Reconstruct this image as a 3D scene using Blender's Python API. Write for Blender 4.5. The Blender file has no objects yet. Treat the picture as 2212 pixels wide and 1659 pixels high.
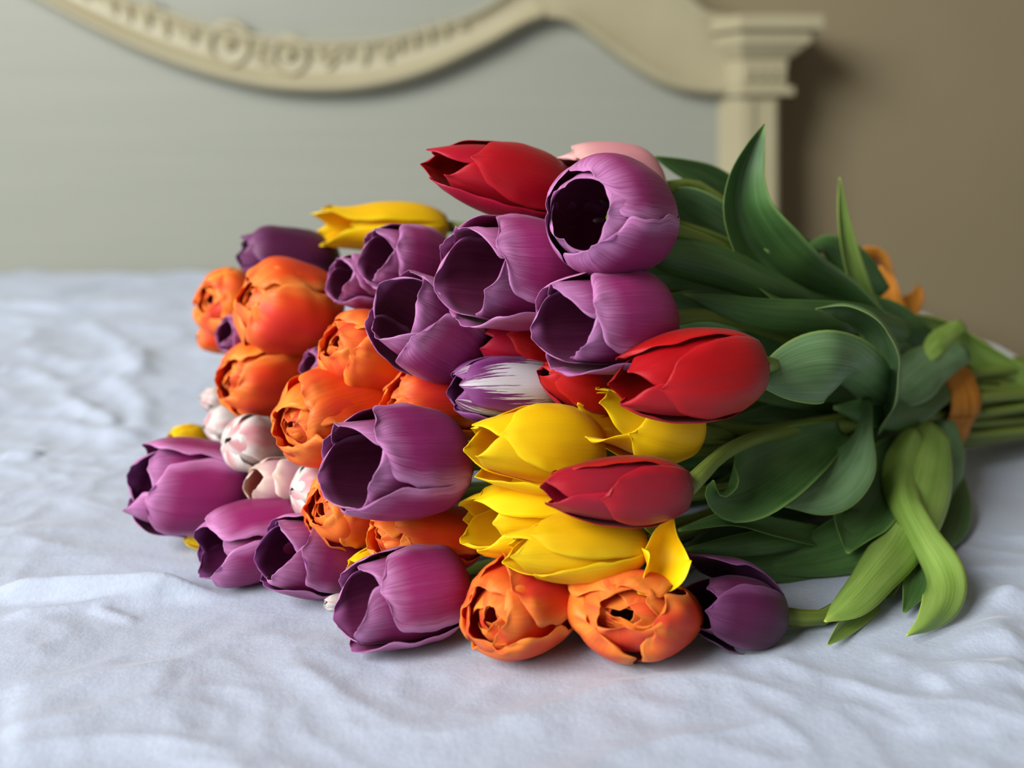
import bpy, math, random
import numpy as np
from mathutils import Vector

random.seed(7)
S = bpy.context.scene
COL = S.collection

# ------------------------------------------------------------------ camera
F = 2000.0          # focal length in pixels of the 2212 px wide frame
HY = 300.0          # picture row of the horizon (level camera, shifted lens)
CX = 1106.0
CAMH = 0.252        # height of the lens above the bed
cam = bpy.data.cameras.new('camera')
cam.sensor_width = 36.0
cam.lens = 36.0 * F / 2212.0
cam.shift_y = -(829.5 - HY) / 2212.0
cam.clip_start = 0.01
cam.dof.use_dof = True
cam.dof.focus_distance = 0.475
cam.dof.aperture_fstop = 3.6
camo = bpy.data.objects.new('camera', cam)
camo.location = (0, 0, CAMH)
camo.rotation_euler = (math.pi / 2, 0, 0)
COL.objects.link(camo)
S.camera = camo

# ------------------------------------------------------------------ light
S.view_settings.view_transform = 'Standard'
S.view_settings.look = 'None'
S.view_settings.gamma = 1
S.view_settings.use_curve_mapping = False
S.view_settings.exposure = 0.0
W = bpy.data.worlds.new('room_light')
S.world = W
W.use_nodes = True
W.node_tree.nodes['Background'].inputs[0].default_value = (0.95, 0.87, 0.74, 1)
W.node_tree.nodes['Background'].inputs[1].default_value = 0.20

def area(name, loc, target, sx, sy, power, col):
    l = bpy.data.lights.new(name, 'AREA')
    l.shape = 'RECTANGLE'; l.size = sx; l.size_y = sy; l.energy = power; l.color = col
    o = bpy.data.objects.new(name, l)
    o.location = loc
    o.rotation_euler = (Vector(target) - Vector(loc)).to_track_quat('-Z', 'Y').to_euler()
    COL.objects.link(o)
    return o
area('window_daylight', (-2.30, -1.35, 1.80), (0.0, 0.65, 0.05), 1.8, 1.9, 242.0, (0.94, 0.97, 1.0))

# ------------------------------------------------------------------ helpers
def P(px, py, Y):
    """point of the place seen at picture position px,py at depth Y"""
    return np.array([(px - CX) * Y / F, Y, CAMH - (py - HY) * Y / F])

def G(px, py):
    Y = CAMH * F / (py - HY)
    return ((px - CX) * Y / F, Y)

def nrm(v):
    v = np.asarray(v, float)
    return v / max(1e-9, np.linalg.norm(v))

def spl(x, xs, ys):
    """smooth interpolation (monotone-ish hermite) of ys over xs"""
    xs = np.asarray(xs, float); ys = np.asarray(ys, float)
    x = np.clip(np.asarray(x, float), xs[0], xs[-1])
    vec = ys.ndim == 2
    m = np.zeros_like(ys)
    m[1:-1] = ((ys[2:] - ys[:-2]).T / (xs[2:] - xs[:-2])).T
    m[0] = (ys[1] - ys[0]) / (xs[1] - xs[0]); m[-1] = (ys[-1] - ys[-2]) / (xs[-1] - xs[-2])
    i = np.clip(np.searchsorted(xs, x, side='right') - 1, 0, len(xs) - 2)
    h = xs[i + 1] - xs[i]; t = (x - xs[i]) / h
    if vec:
        h = h[..., None]; t = t[..., None]
    return ((2*t**3 - 3*t**2 + 1) * ys[i] + (t**3 - 2*t**2 + t) * h * m[i]
            + (-2*t**3 + 3*t**2) * ys[i + 1] + (t**3 - t**2) * h * m[i + 1])

def sstep(x, a, b):
    t = np.clip((x - a) / (b - a), 0, 1)
    return t * t * (3 - 2 * t)

def link(name, me, parent=None, mat=None):
    o = bpy.data.objects.new(name, me)
    COL.objects.link(o)
    if parent is not None:
        o.parent = parent
    if mat is not None and me is not None:
        me.materials.append(mat)
    return o

def tag(o, label=None, cat=None, group=None, kind=None):
    if label: o['label'] = label
    if cat: o['category'] = cat
    if group: o['group'] = group
    if kind: o['kind'] = kind
    return o

def empty(name, loc=(0, 0, 0)):
    o = bpy.data.objects.new(name, None)
    o.empty_display_size = 0.01
    o.location = loc
    COL.objects.link(o)
    return o

def mesh_from(name, V, faces, puv=None, smooth=True):
    me = bpy.data.meshes.new(name)
    V = np.asarray(V, np.float32)
    faces = np.asarray(faces, np.int32)
    me.vertices.add(len(V)); me.vertices.foreach_set('co', V.ravel())
    n = faces.shape[1]
    me.loops.add(faces.size); me.loops.foreach_set('vertex_index', faces.ravel())
    me.polygons.add(len(faces))
    me.polygons.foreach_set('loop_start', np.arange(0, faces.size, n, dtype=np.int32))
    me.polygons.foreach_set('loop_total', np.full(len(faces), n, np.int32))
    me.polygons.foreach_set('use_smooth', np.full(len(faces), smooth, bool))
    if puv is not None:
        a = me.attributes.new('puv', 'FLOAT_VECTOR', 'POINT')
        a.data.foreach_set('vector', np.asarray(puv, np.float32).ravel())
    me.update(calc_edges=True)
    me.validate()
    return me

def pydata(name, V, faces, smooth=False):
    me = bpy.data.meshes.new(name)
    me.from_pydata([tuple(map(float, v)) for v in V], [], faces)
    if smooth:
        for p in me.polygons: p.use_smooth = True
    me.update()
    return me

_gridcache = {}
def grid_faces(nu, nv, off=0, flip=False):
    k = (nu, nv, off, flip)
    if k not in _gridcache:
        i, j = np.meshgrid(np.arange(nv - 1), np.arange(nu - 1), indexing='ij')
        a = i * nu + j
        q = np.stack([a, a + 1, a + nu + 1, a + nu], -1).reshape(-1, 4) + off
        if flip: q = q[:, ::-1]
        _gridcache[k] = q
    return _gridcache[k]

def shell(name, pts, out, u, s, th, parent, mat):
    """thin solid sheet from a grid pts[nv,nu,3]; out[nv,nu,3] roughly points to side 0"""
    nv, nu, _ = pts.shape
    du = np.gradient(pts, axis=1); dv = np.gradient(pts, axis=0)
    n = np.cross(du, dv)
    ln = np.linalg.norm(n, axis=2, keepdims=True)
    bad = ln[..., 0] < 1e-12
    n = n / np.maximum(ln, 1e-12)
    if np.mean((n * out).sum(2)[~bad]) < 0: n = -n
    n[bad] = out[bad] / np.maximum(np.linalg.norm(out[bad], axis=1, keepdims=True), 1e-9)
    edge = (1 - 0.75 * np.abs(u) ** 6) * (1 - 0.75 * sstep(s, 0.9, 1.0))
    t = (th * 0.5 * edge)[..., None]
    A = (pts + n * t).reshape(-1, 3); B = (pts - n * t).reshape(-1, 3)
    N = nu * nv
    ring = np.concatenate([np.arange(nu), np.arange(1, nv) * nu + nu - 1,
                           (nv - 1) * nu + np.arange(nu - 2, -1, -1), np.arange(nv - 2, 0, -1) * nu])
    r2 = np.roll(ring, -1)
    fo = grid_faces(nu, nv, 0, False); fi = grid_faces(nu, nv, N, True)
    # orientation of side 0
    c = np.cross(pts[nv//2, nu//2 + 1] - pts[nv//2, nu//2], pts[nv//2 + 1, nu//2] - pts[nv//2, nu//2])
    if np.dot(c, n[nv//2, nu//2]) < 0:
        fo = fo[:, ::-1]; fi = fi[:, ::-1]
        rim = np.stack([ring, r2, r2 + N, ring + N], 1)
    else:
        rim = np.stack([ring + N, r2 + N, r2, ring], 1)
    puv = np.zeros((2 * N, 3))
    puv[:N, 0] = u.ravel(); puv[N:, 0] = u.ravel()
    puv[:N, 1] = s.ravel(); puv[N:, 1] = s.ravel()
    puv[N:, 2] = 1
    me = mesh_from(name, np.vstack([A, B]), np.vstack([fo, fi, rim]), puv)
    return link(name, me, parent, mat)

def tube(name, C, R, parent, mat, nseg=10, cap=True):
    C = np.asarray(C, float); n = len(C)
    R = np.broadcast_to(np.asarray(R, float), (n,))
    T = np.gradient(C, axis=0); T /= np.linalg.norm(T, axis=1, keepdims=True)
    ref = np.array([0.1, 0.2, 1.0]); V = []
    for i in range(n):
        b = nrm(np.cross(T[i], ref)); a = np.cross(b, T[i])
        ang = np.linspace(0, 2*np.pi, nseg, endpoint=False)
        V.append(C[i] + R[i] * (np.cos(ang)[:, None] * a + np.sin(ang)[:, None] * b))
    V = np.concatenate(V)
    f = []
    for i in range(n - 1):
        for j in range(nseg):
            k = (j + 1) % nseg
            f.append((i*nseg + j, (i+1)*nseg + j, (i+1)*nseg + k, i*nseg + k))
    puv = np.zeros((len(V), 3)); puv[:, 1] = np.repeat(np.linspace(0, 1, n), nseg)
    puv[:, 0] = np.tile(np.linspace(-1, 1, nseg), n)
    if cap:
        c0 = len(V); V = np.vstack([V, C[0], C[-1]]); puv = np.vstack([puv, [0, 0, 0], [0, 1, 0]])
        for j in range(nseg):
            k = (j + 1) % nseg
            f.append((c0, j, k, c0)); f.append((c0 + 1, (n-1)*nseg + k, (n-1)*nseg + j, c0 + 1))
        me = bpy.data.meshes.new(name)
        me.from_pydata([tuple(v) for v in V], [], [q if q[0] != q[3] else q[:3] for q in f])
        for p in me.polygons: p.use_smooth = True
        a = me.attributes.new('puv', 'FLOAT_VECTOR', 'POINT')
        a.data.foreach_set('vector', puv.astype(np.float32).ravel())
        me.update()
    else:
        me = mesh_from(name, V, f, puv)
    return link(name, me, parent, mat)

# ------------------------------------------------------------------ materials
def lin(c):
    c = [x / 255.0 for x in c]
    return tuple((x / 12.92 if x <= 0.04045 else ((x + 0.055) / 1.055) ** 2.4) for x in c) + (1.0,)

class NT:
    def __init__(self, name):
        self.m = bpy.data.materials.new(name); self.m.use_nodes = True
        self.t = self.m.node_tree; self.t.nodes.clear()
        self.out = self.t.nodes.new('ShaderNodeOutputMaterial')
    def n(self, typ, **kw):
        nd = self.t.nodes.new(typ)
        for k, v in kw.items(): setattr(nd, k, v)
        return nd
    def set(self, sock, v):
        if hasattr(v, 'is_output') or isinstance(v, bpy.types.NodeSocket): self.t.links.new(v, sock)
        else: sock.default_value = v
    def math(self, op, a, b=0.0, c=0.0, clamp=False):
        nd = self.n('ShaderNodeMath', operation=op, use_clamp=clamp)
        for i, v in enumerate((a, b, c)): self.set(nd.inputs[i], v)
        return nd.outputs[0]
    def ramp(self, x, a, b, lo=0.0, hi=1.0):
        nd = self.n('ShaderNodeMapRange', interpolation_type='SMOOTHSTEP')
        self.set(nd.inputs[0], x); self.set(nd.inputs[1], a); self.set(nd.inputs[2], b)
        self.set(nd.inputs[3], lo); self.set(nd.inputs[4], hi)
        return nd.outputs[0]
    def mix(self, f, a, b, mode='MIX'):
        nd = self.n('ShaderNodeMix', data_type='RGBA', blend_type=mode)
        self.set(nd.inputs[0], f); self.set(nd.inputs[6], a); self.set(nd.inputs[7], b)
        return nd.outputs[2]
    def noise(self, vec, scale, detail=3.0, rough=0.5, dim='3D'):
        nd = self.n('ShaderNodeTexNoise', noise_dimensions=dim)
        self.set(nd.inputs['Vector'], vec); nd.inputs['Scale'].default_value = scale
        nd.inputs['Detail'].default_value = detail; nd.inputs['Roughness'].default_value = rough
        return nd.outputs[0]
    def comb(self, x, y, z):
        nd = self.n('ShaderNodeCombineXYZ')
        for i, v in enumerate((x, y, z)): self.set(nd.inputs[i], v)
        return nd.outputs[0]
    def puv(self):
        a = self.n('ShaderNodeAttribute', attribute_name='puv')
        sp = self.n('ShaderNodeSeparateXYZ'); self.t.links.new(a.outputs['Vector'], sp.inputs[0])
        return sp.outputs[0], sp.outputs[1], sp.outputs[2]
    def rnd(self):
        return self.n('ShaderNodeObjectInfo').outputs['Random']
    def bump(self, h, strength, dist):
        nd = self.n('ShaderNodeBump'); nd.inputs['Strength'].default_value = strength
        nd.inputs['Distance'].default_value = dist; self.set(nd.inputs['Height'], h)
        return nd.outputs[0]
    def bsdf(self, col, rough, spec=0.4, normal=None, transl=0.0, tcol=None, sheen=0.0):
        b = self.n('ShaderNodeBsdfPrincipled')
        self.set(b.inputs['Base Color'], col); self.set(b.inputs['Roughness'], rough)
        b.inputs['Specular IOR Level'].default_value = spec
        if sheen:
            b.inputs['Sheen Weight'].default_value = sheen
            b.inputs['Sheen Roughness'].default_value = 0.4
        if normal is not None: self.set(b.inputs['Normal'], normal)
        o = b.outputs[0]
        if transl:
            tr = self.n('ShaderNodeBsdfTranslucent'); self.set(tr.inputs[0], tcol if tcol is not None else col)
            mx = self.n('ShaderNodeMixShader'); mx.inputs[0].default_value = transl
            self.t.links.new(o, mx.inputs[1]); self.t.links.new(tr.outputs[0], mx.inputs[2])
            o = mx.outputs[0]
        self.t.links.new(o, self.out.inputs[0])
        return self.m

def petal_mat(name, main, edge, base, inner, inner_edge, vein=0.35, rough=0.42, transl=0.22,
              ew=(0.62, 1.02), basef=0.32, flame=None, blush=None, fine=1.0):
    t = NT(name)
    u, s, side = t.puv(); r = t.rnd(); r10 = t.math('MULTIPLY', r, 37.0)
    au = t.math('ABSOLUTE', u)
    st = t.noise(t.comb(t.math('MULTIPLY', u, 16.0), t.math('MULTIPLY', s, 1.3), r10), 1.0, 4.0, 0.65)
    fi = t.noise(t.comb(t.math('MULTIPLY', u, 52.0), t.math('MULTIPLY', s, 2.6), r10), 1.0, 3.0, 0.6)
    bl = t.noise(t.comb(t.math('MULTIPLY', u, 1.3), t.math('MULTIPLY', s, 2.0), r10), 1.0, 2.0, 0.5)
    e1 = t.ramp(au, ew[0], ew[1]); e2 = t.ramp(s, 0.72, 1.02)
    e = t.math('MAXIMUM', e1, e2)
    sk = t.math('ADD', t.math('MULTIPLY', t.math('SUBTRACT', st, 0.5), 2.2), t.math('MULTIPLY', t.math('SUBTRACT', fi, 0.5), 2.0*fine))
    e = t.math('ADD', e, t.math('MULTIPLY', t.math('MULTIPLY', sk, vein*1.6), t.math('ADD', e, 0.18)), clamp=True)
    col = t.mix(e, lin(main), lin(edge))
    if blush is not None:
        bm = t.math('MULTIPLY', t.ramp(bl, 0.4, 0.62), t.ramp(au, 0.85, 0.25))
        col = t.mix(t.math('MULTIPLY', bm, 0.8), col, lin(blush))
    b = t.ramp(t.math('ADD', s, t.math('MULTIPLY', t.math('SUBTRACT', st, 0.5), 0.25)), basef, 0.02)
    col = t.mix(b, col, lin(base))
    if flame is not None:
        fl = t.noise(t.comb(t.math('MULTIPLY', u, 13.0), t.math('MULTIPLY', s, 1.4), r10), 1.0, 5.0, 0.72)
        d = t.math('ADD', t.math('MULTIPLY', au, 0.7), t.math('MULTIPLY', s, 0.75))
        d = t.math('SUBTRACT', d, t.math('MULTIPLY', t.math('SUBTRACT', fl, 0.5), 1.9))
        col = t.mix(t.ramp(d, 0.80, 0.68), col, lin(flame))
    ie = t.ramp(t.math('MAXIMUM', au, s), 0.86, 1.0)
    ic = t.mix(ie, lin(inner), lin(inner_edge))
    ic = t.mix(t.math('MULTIPLY', st, 0.3), ic, lin(inner_edge))
    c = t.mix(side, col, ic)
    hv = t.n('ShaderNodeHueSaturation')
    hv.inputs['Value'].default_value = 1.0
    t.set(hv.inputs['Hue'], t.math('ADD', 0.493, t.math('MULTIPLY', r, 0.014)))
    t.set(hv.inputs['Value'], t.math('ADD', 0.90, t.math('MULTIPLY', r, 0.18)))
    t.set(hv.inputs['Color'], c)
    c = hv.outputs[0]
    h = t.math('ADD', t.math('MULTIPLY', st, 0.7), t.math('MULTIPLY', fi, 0.35))
    return t.bsdf(c, rough, 0.35, t.bump(h, 0.35, 0.0012), transl, c, 0.04)

MAT = {}
MAT['purple'] = petal_mat('purple_petal', (158, 44, 108), (208, 138, 190), (136, 20, 46), (104, 6, 56), (178, 104, 160), fine=1.5, vein=.42)
MAT['dark'] = petal_mat('dark_purple_petal', (82, 22, 60), (130, 72, 116), (60, 14, 26), (66, 8, 52), (122, 60, 118), vein=0.3)
MAT['magenta'] = petal_mat('magenta_purple_petal', (154, 38, 106), (208, 134, 188), (122, 14, 42), (92, 8, 62), (150, 80, 145), vein=0.3)
MAT['orange'] = petal_mat('orange_petal', (250, 92, 22), (255, 158, 64), (226, 40, 14), (226, 40, 4), (255, 148, 46),
                          vein=0.3, blush=(240, 70, 48), transl=0.34)
MAT['yellow'] = petal_mat('yellow_petal', (255, 210, 4), (255, 226, 12), (246, 196, 8), (248, 186, 0), (255, 222, 10),
                          vein=0.12, transl=0.36, rough=0.5)
MAT['red'] = petal_mat('red_petal', (164, 8, 32), (186, 18, 42), (136, 14, 26), (146, 2, 16), (184, 14, 36),
                       vein=0.25, rough=0.36, transl=0.16)
MAT['crimson'] = petal_mat('crimson_petal', (150, 26, 42), (186, 24, 40), (120, 34, 44), (140, 4, 14), (180, 24, 34),
                       vein=0.25, rough=0.36, transl=0.16)
MAT['pink'] = petal_mat('pink_petal', (228, 152, 156), (240, 190, 180), (240, 214, 180), (206, 116, 100), (240, 205, 190), vein=0.25)
MAT['white'] = petal_mat('white_petal', (220, 212, 205), (230, 225, 216), (216, 214, 190), (214, 200, 192), (226, 222, 216),
                         vein=0.15, blush=(214, 128, 134))
MAT['blush'] = petal_mat('blush_pink_petal', (232, 180, 192), (246, 226, 206), (240, 220, 190), (206, 120, 104), (244, 216, 190), vein=0.4)
MAT['striped'] = petal_mat('striped_petal', (112, 36, 98), (142, 74, 134), (150, 90, 120), (80, 10, 60), (140, 70, 130),
                           vein=0.3, flame=(212, 203, 205))

def leaf_mat(name, a, b, rib, rough=0.4):
    t = NT(name)
    u, s, side = t.puv(); r = t.math('MULTIPLY', t.rnd(), 31.0)
    st = t.noise(t.comb(t.math('MULTIPLY', u, 16.0), t.math('MULTIPLY', s, 1.0), r), 1.0, 3.0, 0.6)
    lo = t.noise(t.comb(t.math('MULTIPLY', u, 1.5), t.math('MULTIPLY', s, 4.0), r), 1.0, 2.0, 0.5)
    c = t.mix(t.ramp(t.math('ADD', t.math('MULTIPLY', st, 0.5), t.math('MULTIPLY', lo, 0.6)), 0.35, 0.75), lin(a), lin(b))
    rim = t.math('MAXIMUM', t.ramp(t.math('ABSOLUTE', u), 0.9, 1.0), t.ramp(s, 0.95, 1.0))
    c = t.mix(t.math('MULTIPLY', rim, 0.7), c, lin(rib))
    return t.bsdf(c, rough, 0.4, t.bump(st, 0.3, 0.001), 0.16, c)
MAT['leaf'] = leaf_mat('glaucous_leaf', (84, 118, 70), (118, 150, 104), (160, 186, 96))
MAT['leaf_deep'] = leaf_mat('deep_green_leaf', (58, 94, 44), (84, 118, 62), (126, 160, 80))
MAT['leaf_light'] = leaf_mat('yellow_green_leaf', (118, 152, 58), (152, 180, 88), (188, 206, 90))
MAT['stem'] = leaf_mat('stem_green', (98, 116, 40), (130, 146, 66), (130, 146, 66), 0.45)

t = NT('stamen'); MAT['stamen'] = t.bsdf(lin((60, 34, 40)), 0.7)
t = NT('pistil'); MAT['pistil'] = t.bsdf(lin((196, 190, 120)), 0.5)

t = NT('ribbon')
u, s, side = t.puv()
fb = t.noise(t.comb(t.math('MULTIPLY', u, 14.0), t.math('MULTIPLY', s, 1.2), 0.0), 1.0, 4.0, 0.6)
MAT['ribbon'] = t.bsdf(t.mix(fb, lin((170, 98, 14)), lin((232, 158, 62))), 0.5, 0.3, t.bump(fb, 0.5, 0.001), 0.2)

t = NT('cotton')
tc = t.n('ShaderNodeTexCoord').outputs['Object']
big = t.noise(tc, 26.0, 4.0, 0.6); fine = t.noise(tc, 420.0, 3.0, 0.7)
cr = t.noise(tc, 90.0, 4.0, 0.65)
hh = t.math('ADD', t.math('MULTIPLY', fine, 0.30), t.math('ADD', t.math('MULTIPLY', cr, 0.6), big))
MAT['cotton'] = t.bsdf(t.mix(fine, lin((162, 170, 184)), lin((186, 193, 207))), 0.85, 0.2,
                       t.bump(hh, 0.22, 0.004), 0.0, None, 0.3)

t = NT('cream_paint')
tc = t.n('ShaderNodeTexCoord').outputs['Object']
MAT['cream'] = t.bsdf(t.mix(t.noise(tc, 9.0, 3.0), lin((156, 146, 114)), lin((168, 158, 127))), 0.42, 0.4)
t = NT('grey_panel')
tc = t.n('ShaderNodeTexCoord').outputs['Object']
mp = t.n('ShaderNodeMapping'); mp.inputs['Scale'].default_value = (0.6, 1, 14); t.set(mp.inputs[0], tc)
MAT['panel'] = t.bsdf(t.mix(t.noise(mp.outputs[0], 3.0, 4.0), lin((139, 140, 126)), lin((148, 148, 134))), 0.55, 0.3)
t = NT('taupe_wall')
tc = t.n('ShaderNodeTexCoord').outputs['Object']
wn = t.noise(tc, 5.0, 4.0); wf = t.noise(tc, 160.0, 2.0)
MAT['wall'] = t.bsdf(t.mix(wn, lin((129, 116, 89)), lin((138, 125, 97))), 0.8, 0.2, t.bump(wf, 0.15, 0.002))
t = NT('wood_floor')
tc = t.n('ShaderNodeTexCoord').outputs['Object']
mp = t.n('ShaderNodeMapping'); mp.inputs['Scale'].default_value = (1, 9, 1); t.set(mp.inputs[0], tc)
MAT['floor'] = t.bsdf(t.mix(t.noise(mp.outputs[0], 4.0, 5.0), lin((120, 92, 64)), lin((156, 124, 92))), 0.5)
t = NT('mattress'); MAT['mattress'] = t.bsdf(lin((225, 225, 228)), 0.9)

# ------------------------------------------------------------------ room
def box(name, x0, x1, y0, y1, z0, z1, parent, mat):
    V = [(x, y, z) for z in (z0, z1) for y in (y0, y1) for x in (x0, x1)]
    f = [(0, 2, 3, 1), (4, 5, 7, 6), (0, 1, 5, 4), (2, 6, 7, 3), (0, 4, 6, 2), (1, 3, 7, 5)]
    return link(name, pydata(name, V, f), parent, mat)

FLOORZ = -0.56
PY = 1.715            # depth of the headboard panel
tag(box('wall_back', -3.2, 3.2, 1.805, 1.905, FLOORZ, 2.2, None, MAT['wall']), kind='structure')
tag(box('floor', -3.2, 3.2, -1.5, 1.805, FLOORZ - 0.05, FLOORZ, None, MAT['floor']), kind='structure')

# ------------------------------------------------------------------ bed
BX0, BX1, BY0 = -1.34, 0.568, -0.75
bed = empty('bed', (-0.36, 0.6, FLOORZ))
tag(bed, 'cream painted wooden bed with carved curved headboard behind the flowers', 'bed')
bed.location = (0, 0, 0)

def strip(name, lower, upper, prof, yback, parent, mat, n=160):
    """moulding swept between two picture polylines; prof = list of (t across, depth towards the room)"""
    lo = np.array(lower, float); up = np.array(upper, float)
    k = np.linspace(0, 1, len(lo)); q = np.linspace(0, 1, n)
    lo = spl(q, k, lo); up = spl(q, k, up)
    m = len(prof); V = []
    for i in range(n):
        for tt, d in prof:
            px, py = lo[i] * (1 - tt) + up[i] * tt
            b = P(px, py, yback)
            V.append((b[0], yback - d, b[2]))
    f = [(i*m + j, (i+1)*m + j, (i+1)*m + j + 1, i*m + j + 1) for i in range(n - 1) for j in range(m - 1)]
    return link(name, pydata(name, V, f, True), parent, mat)

# panel with a top edge that follows the frame
def panel():
    xs = [-420, 0, 400, 800, 1050, 1100, 1180, 1300, 1400, 1480, 1530, 1600]
    tops = [-420, -420, -420, -420, -420, -300, -60, -40, -20, 40, 80, 90]
    V = []; n = len(xs)
    for x, tp in zip(xs, tops):
        a = P(x, tp, PY); b = P(x, 300, PY)
        V += [(a[0], PY, a[2]), (a[0], PY, FLOORZ), (a[0], PY + 0.03, a[2]), (a[0], PY + 0.03, FLOORZ)]
    f = []
    for i in range(n - 1):
        a = i*4; b = a + 4
        f += [(a, a+1, b+1, b), (a+2, b+2, b+3, a+3), (a, b, b+2, a+2), (a+1, a+3, b+3, b+1)]
    f += [(0, 2, 3, 1), (n*4-4, n*4-3, n*4-1, n*4-2)]
    return link('headboard_panel', pydata('headboard_panel', V, f), bed, MAT['panel'])
panel()
lower = [(-420, -250), (-200, -160), (-40, -72), (90, 0), (250, 85), (400, 148), (550, 190), (680, 203), (800, 196), (920, 166),
         (1050, 106), (1130, 62), (1180, 44)]
upper = [(-340, -330), (-120, -250), (60, -130), (185, -40), (310, 6), (440, 48), (565, 76), (680, 88), (780, 88), (880, 74),
         (1000, 40), (1070, 4), (1120, -40)]
rail_prof = [(0, 0), (0.0, 0.022), (0.04, 0.04), (0.12, 0.047), (0.2, 0.042), (0.26, 0.03), (0.32, 0.024), (0.6, 0.022),
             (0.84, 0.024), (0.88, 0.031), (0.94, 0.034), (0.99, 0.028), (1.0, 0.0)]
rail = strip('curved_rail', lower, upper, rail_prof, PY, bed, MAT['cream'])
lower2 = [(1180, 44), (1235, 56), (1300, 103), (1380, 160), (1450, 194), (1520, 206), (1575, 207)]
upper2 = [(1120, -40), (1200, -95), (1300, -110), (1400, -70), (1480, -8), (1520, 26), (1575, 38)]
strip('frame_shoulder', lower2, upper2, [(0, 0), (0, 0.022), (0.02, 0.036), (0.07, 0.041), (0.12, 0.034), (0.17, 0.026),
      (0.5, 0.024), (0.86, 0.026), (0.9, 0.034), (0.97, 0.038), (1.0, 0.03), (1.0, -0.03)], PY, bed, MAT['cream'])

# carving on the rail: leaves, beads and ringed rosettes
def blob(name, px, py, a, b, ang, depth, parent, y=PY - 0.021):
    c = P(px, py, PY); sc = PY / F
    V = []; f = []; nu, nv = 12, 5
    for j in range(nv):
        th = math.pi / 2 * j / (nv - 1)
        for i in range(nu):
            ph = 2*math.pi*i/nu
            x = a*math.cos(ph)*math.cos(th); z = b*math.sin(ph)*math.cos(th)
            V.append((c[0] + sc*(x*math.cos(ang) - z*math.sin(ang)), y - depth*math.sin(th), c[2] - sc*(x*math.sin(ang) + z*math.cos(ang))))
    for j in range(nv - 1):
        for i in range(nu):
            k = (i+1) % nu
            f.append((j*nu+i, j*nu+k, (j+1)*nu+k, (j+1)*nu+i))
    return link(name, pydata(name, V, f, True), parent, MAT['cream'])
def ring(name, px, py, r, tr, parent, a0=0, a1=2*math.pi):
    c = P(px, py, PY); sc = PY / F
    q = np.linspace(a0, a1, 22)
    C = np.stack([c[0] + sc*r*np.cos(q), np.full(22, PY - 0.026), c[2] + sc*r*1.05*np.sin(q)], 1)
    C[:, 1] += .003
    return tube(name, C, tr*sc, parent, MAT['cream'], 8)
for x, y, a, b, g in [(252, 8, 34, 10, 1.2), (285, 22, 36, 10, 1.25), (325, 40, 30, 11, 1.3), (340, 22, 22, 9, 1.3), (366, 55, 34, 10, 1.35),
                      (405, 72, 26, 9, 0.6), (425, 78, 24, 10, 1.4), (570, 112, 26, 10, 2.0), (575, 136, 22, 8, 0.3),
                      (700, 122, 22, 9, 0.8), (722, 140, 20, 9, 2.2), (730, 112, 22, 9, 2.3), (752, 122, 16, 12, 0.0),
                      (792, 120, 30, 11, 1.55), (838, 126, 20, 8, 0.7), (848, 108, 18, 9, 2.2), (866, 100, 22, 8, 1.2),
                      (898, 88, 26, 9, 1.35), (930, 76, 26, 9, 1.3), (962, 66, 24, 10, 1.25), (1000, 60, 20, 8, 0.5), (190, -20, 32, 10, 1.1),
                      (150, -45, 32, 10, 1.0)]:
    blob('carved_leaf', x, y, a, b, g, 0.010, rail)
for x, y, r in [(503, 98, 42), (632, 122, 36)]:
    ring('carved_ring', x, y, r, 9, rail)
    blob('carved_bead', x, y, 15, 15, 0, 0.014, rail)

# corner post with capital
def prism(name, x0, x1, cham, yf, yb, z0, z1, parent, top=None):
    """upright piece with a canted left corner; top = (x0,x1,yf) at z1 for a sloping moulding"""
    def poly(x0, x1, yf, z):
        return [(x0, yb, z), (x0, yf + cham * 1.7, z), (x0 + cham, yf, z), (x1, yf, z), (x1, yb, z)]
    a = poly(x0, x1, yf, z0); b = poly(*(top if top else (x0, x1, yf)), z1)
    f = [(4, 3, 2, 1, 0), (5, 6, 7, 8, 9)] + [(i, (i+1) % 5, 5 + (i+1) % 5, 5 + i) for i in range(5)]
    o = link(name, pydata(name, a + b, f), parent, MAT['cream'])
    md = o.modifiers.new('soft_edge', 'BEVEL'); md.width = 0.0025; md.segments = 2
    return o
FY = 1.665
def px2x(px): return (px - CX) * FY / F
def px2z(py): return CAMH - (py - HY) * FY / F
ch = 0.036
post = prism('post', px2x(1557), px2x(1683), ch, FY, 1.76, FLOORZ, px2z(206), bed)
for xa, xb in ((1616, 1626), (1662, 1674)):
    box('post_fillet', px2x(xa), px2x(xb), FY - 0.006, FY + 0.001, FLOORZ + 0.1, px2z(216), post, MAT['cream'])
prism('capital_ledge', px2x(1552), px2x(1712), ch, FY - 0.016, 1.775, px2z(207), px2z(188), post)
cb = prism('capital_block', px2x(1556), px2x(1699), ch, FY - 0.008, 1.77, px2z(188), px2z(128), post)
for i in range(4):
    c = (1612 + i * 24)
    V = []
    box('capital_bead', px2x(c - 7), px2x(c + 7), FY - 0.016, FY - 0.007, px2z(172), px2z(146), post, MAT['cream'])
prism('capital_cove', px2x(1556), px2x(1703), ch, FY - 0.01, 1.77, px2z(128), px2z(98), post,
      (px2x(1548), px2x(1738), FY - 0.03))
prism('capital_band', px2x(1548), px2x(1741), ch, FY - 0.032, 1.78, px2z(98), px2z(74), post)
prism('capital_slab', px2x(1540), px2x(1764), ch, FY - 0.045, 1.79, px2z(70), px2z(38), post)
prism('capital_neck', px2x(1550), px2x(1736), ch, FY - 0.03, 1.775, px2z(75), px2z(69), post)
def rounded_box(name, x0, x1, y0, y1, z0, z1, r, parent, mat):
    o = box(name, x0, x1, y0, y1, z0, z1, parent, mat)
    md = o.modifiers.new('round', 'BEVEL'); md.width = r; md.segments = 4
    return o
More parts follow.
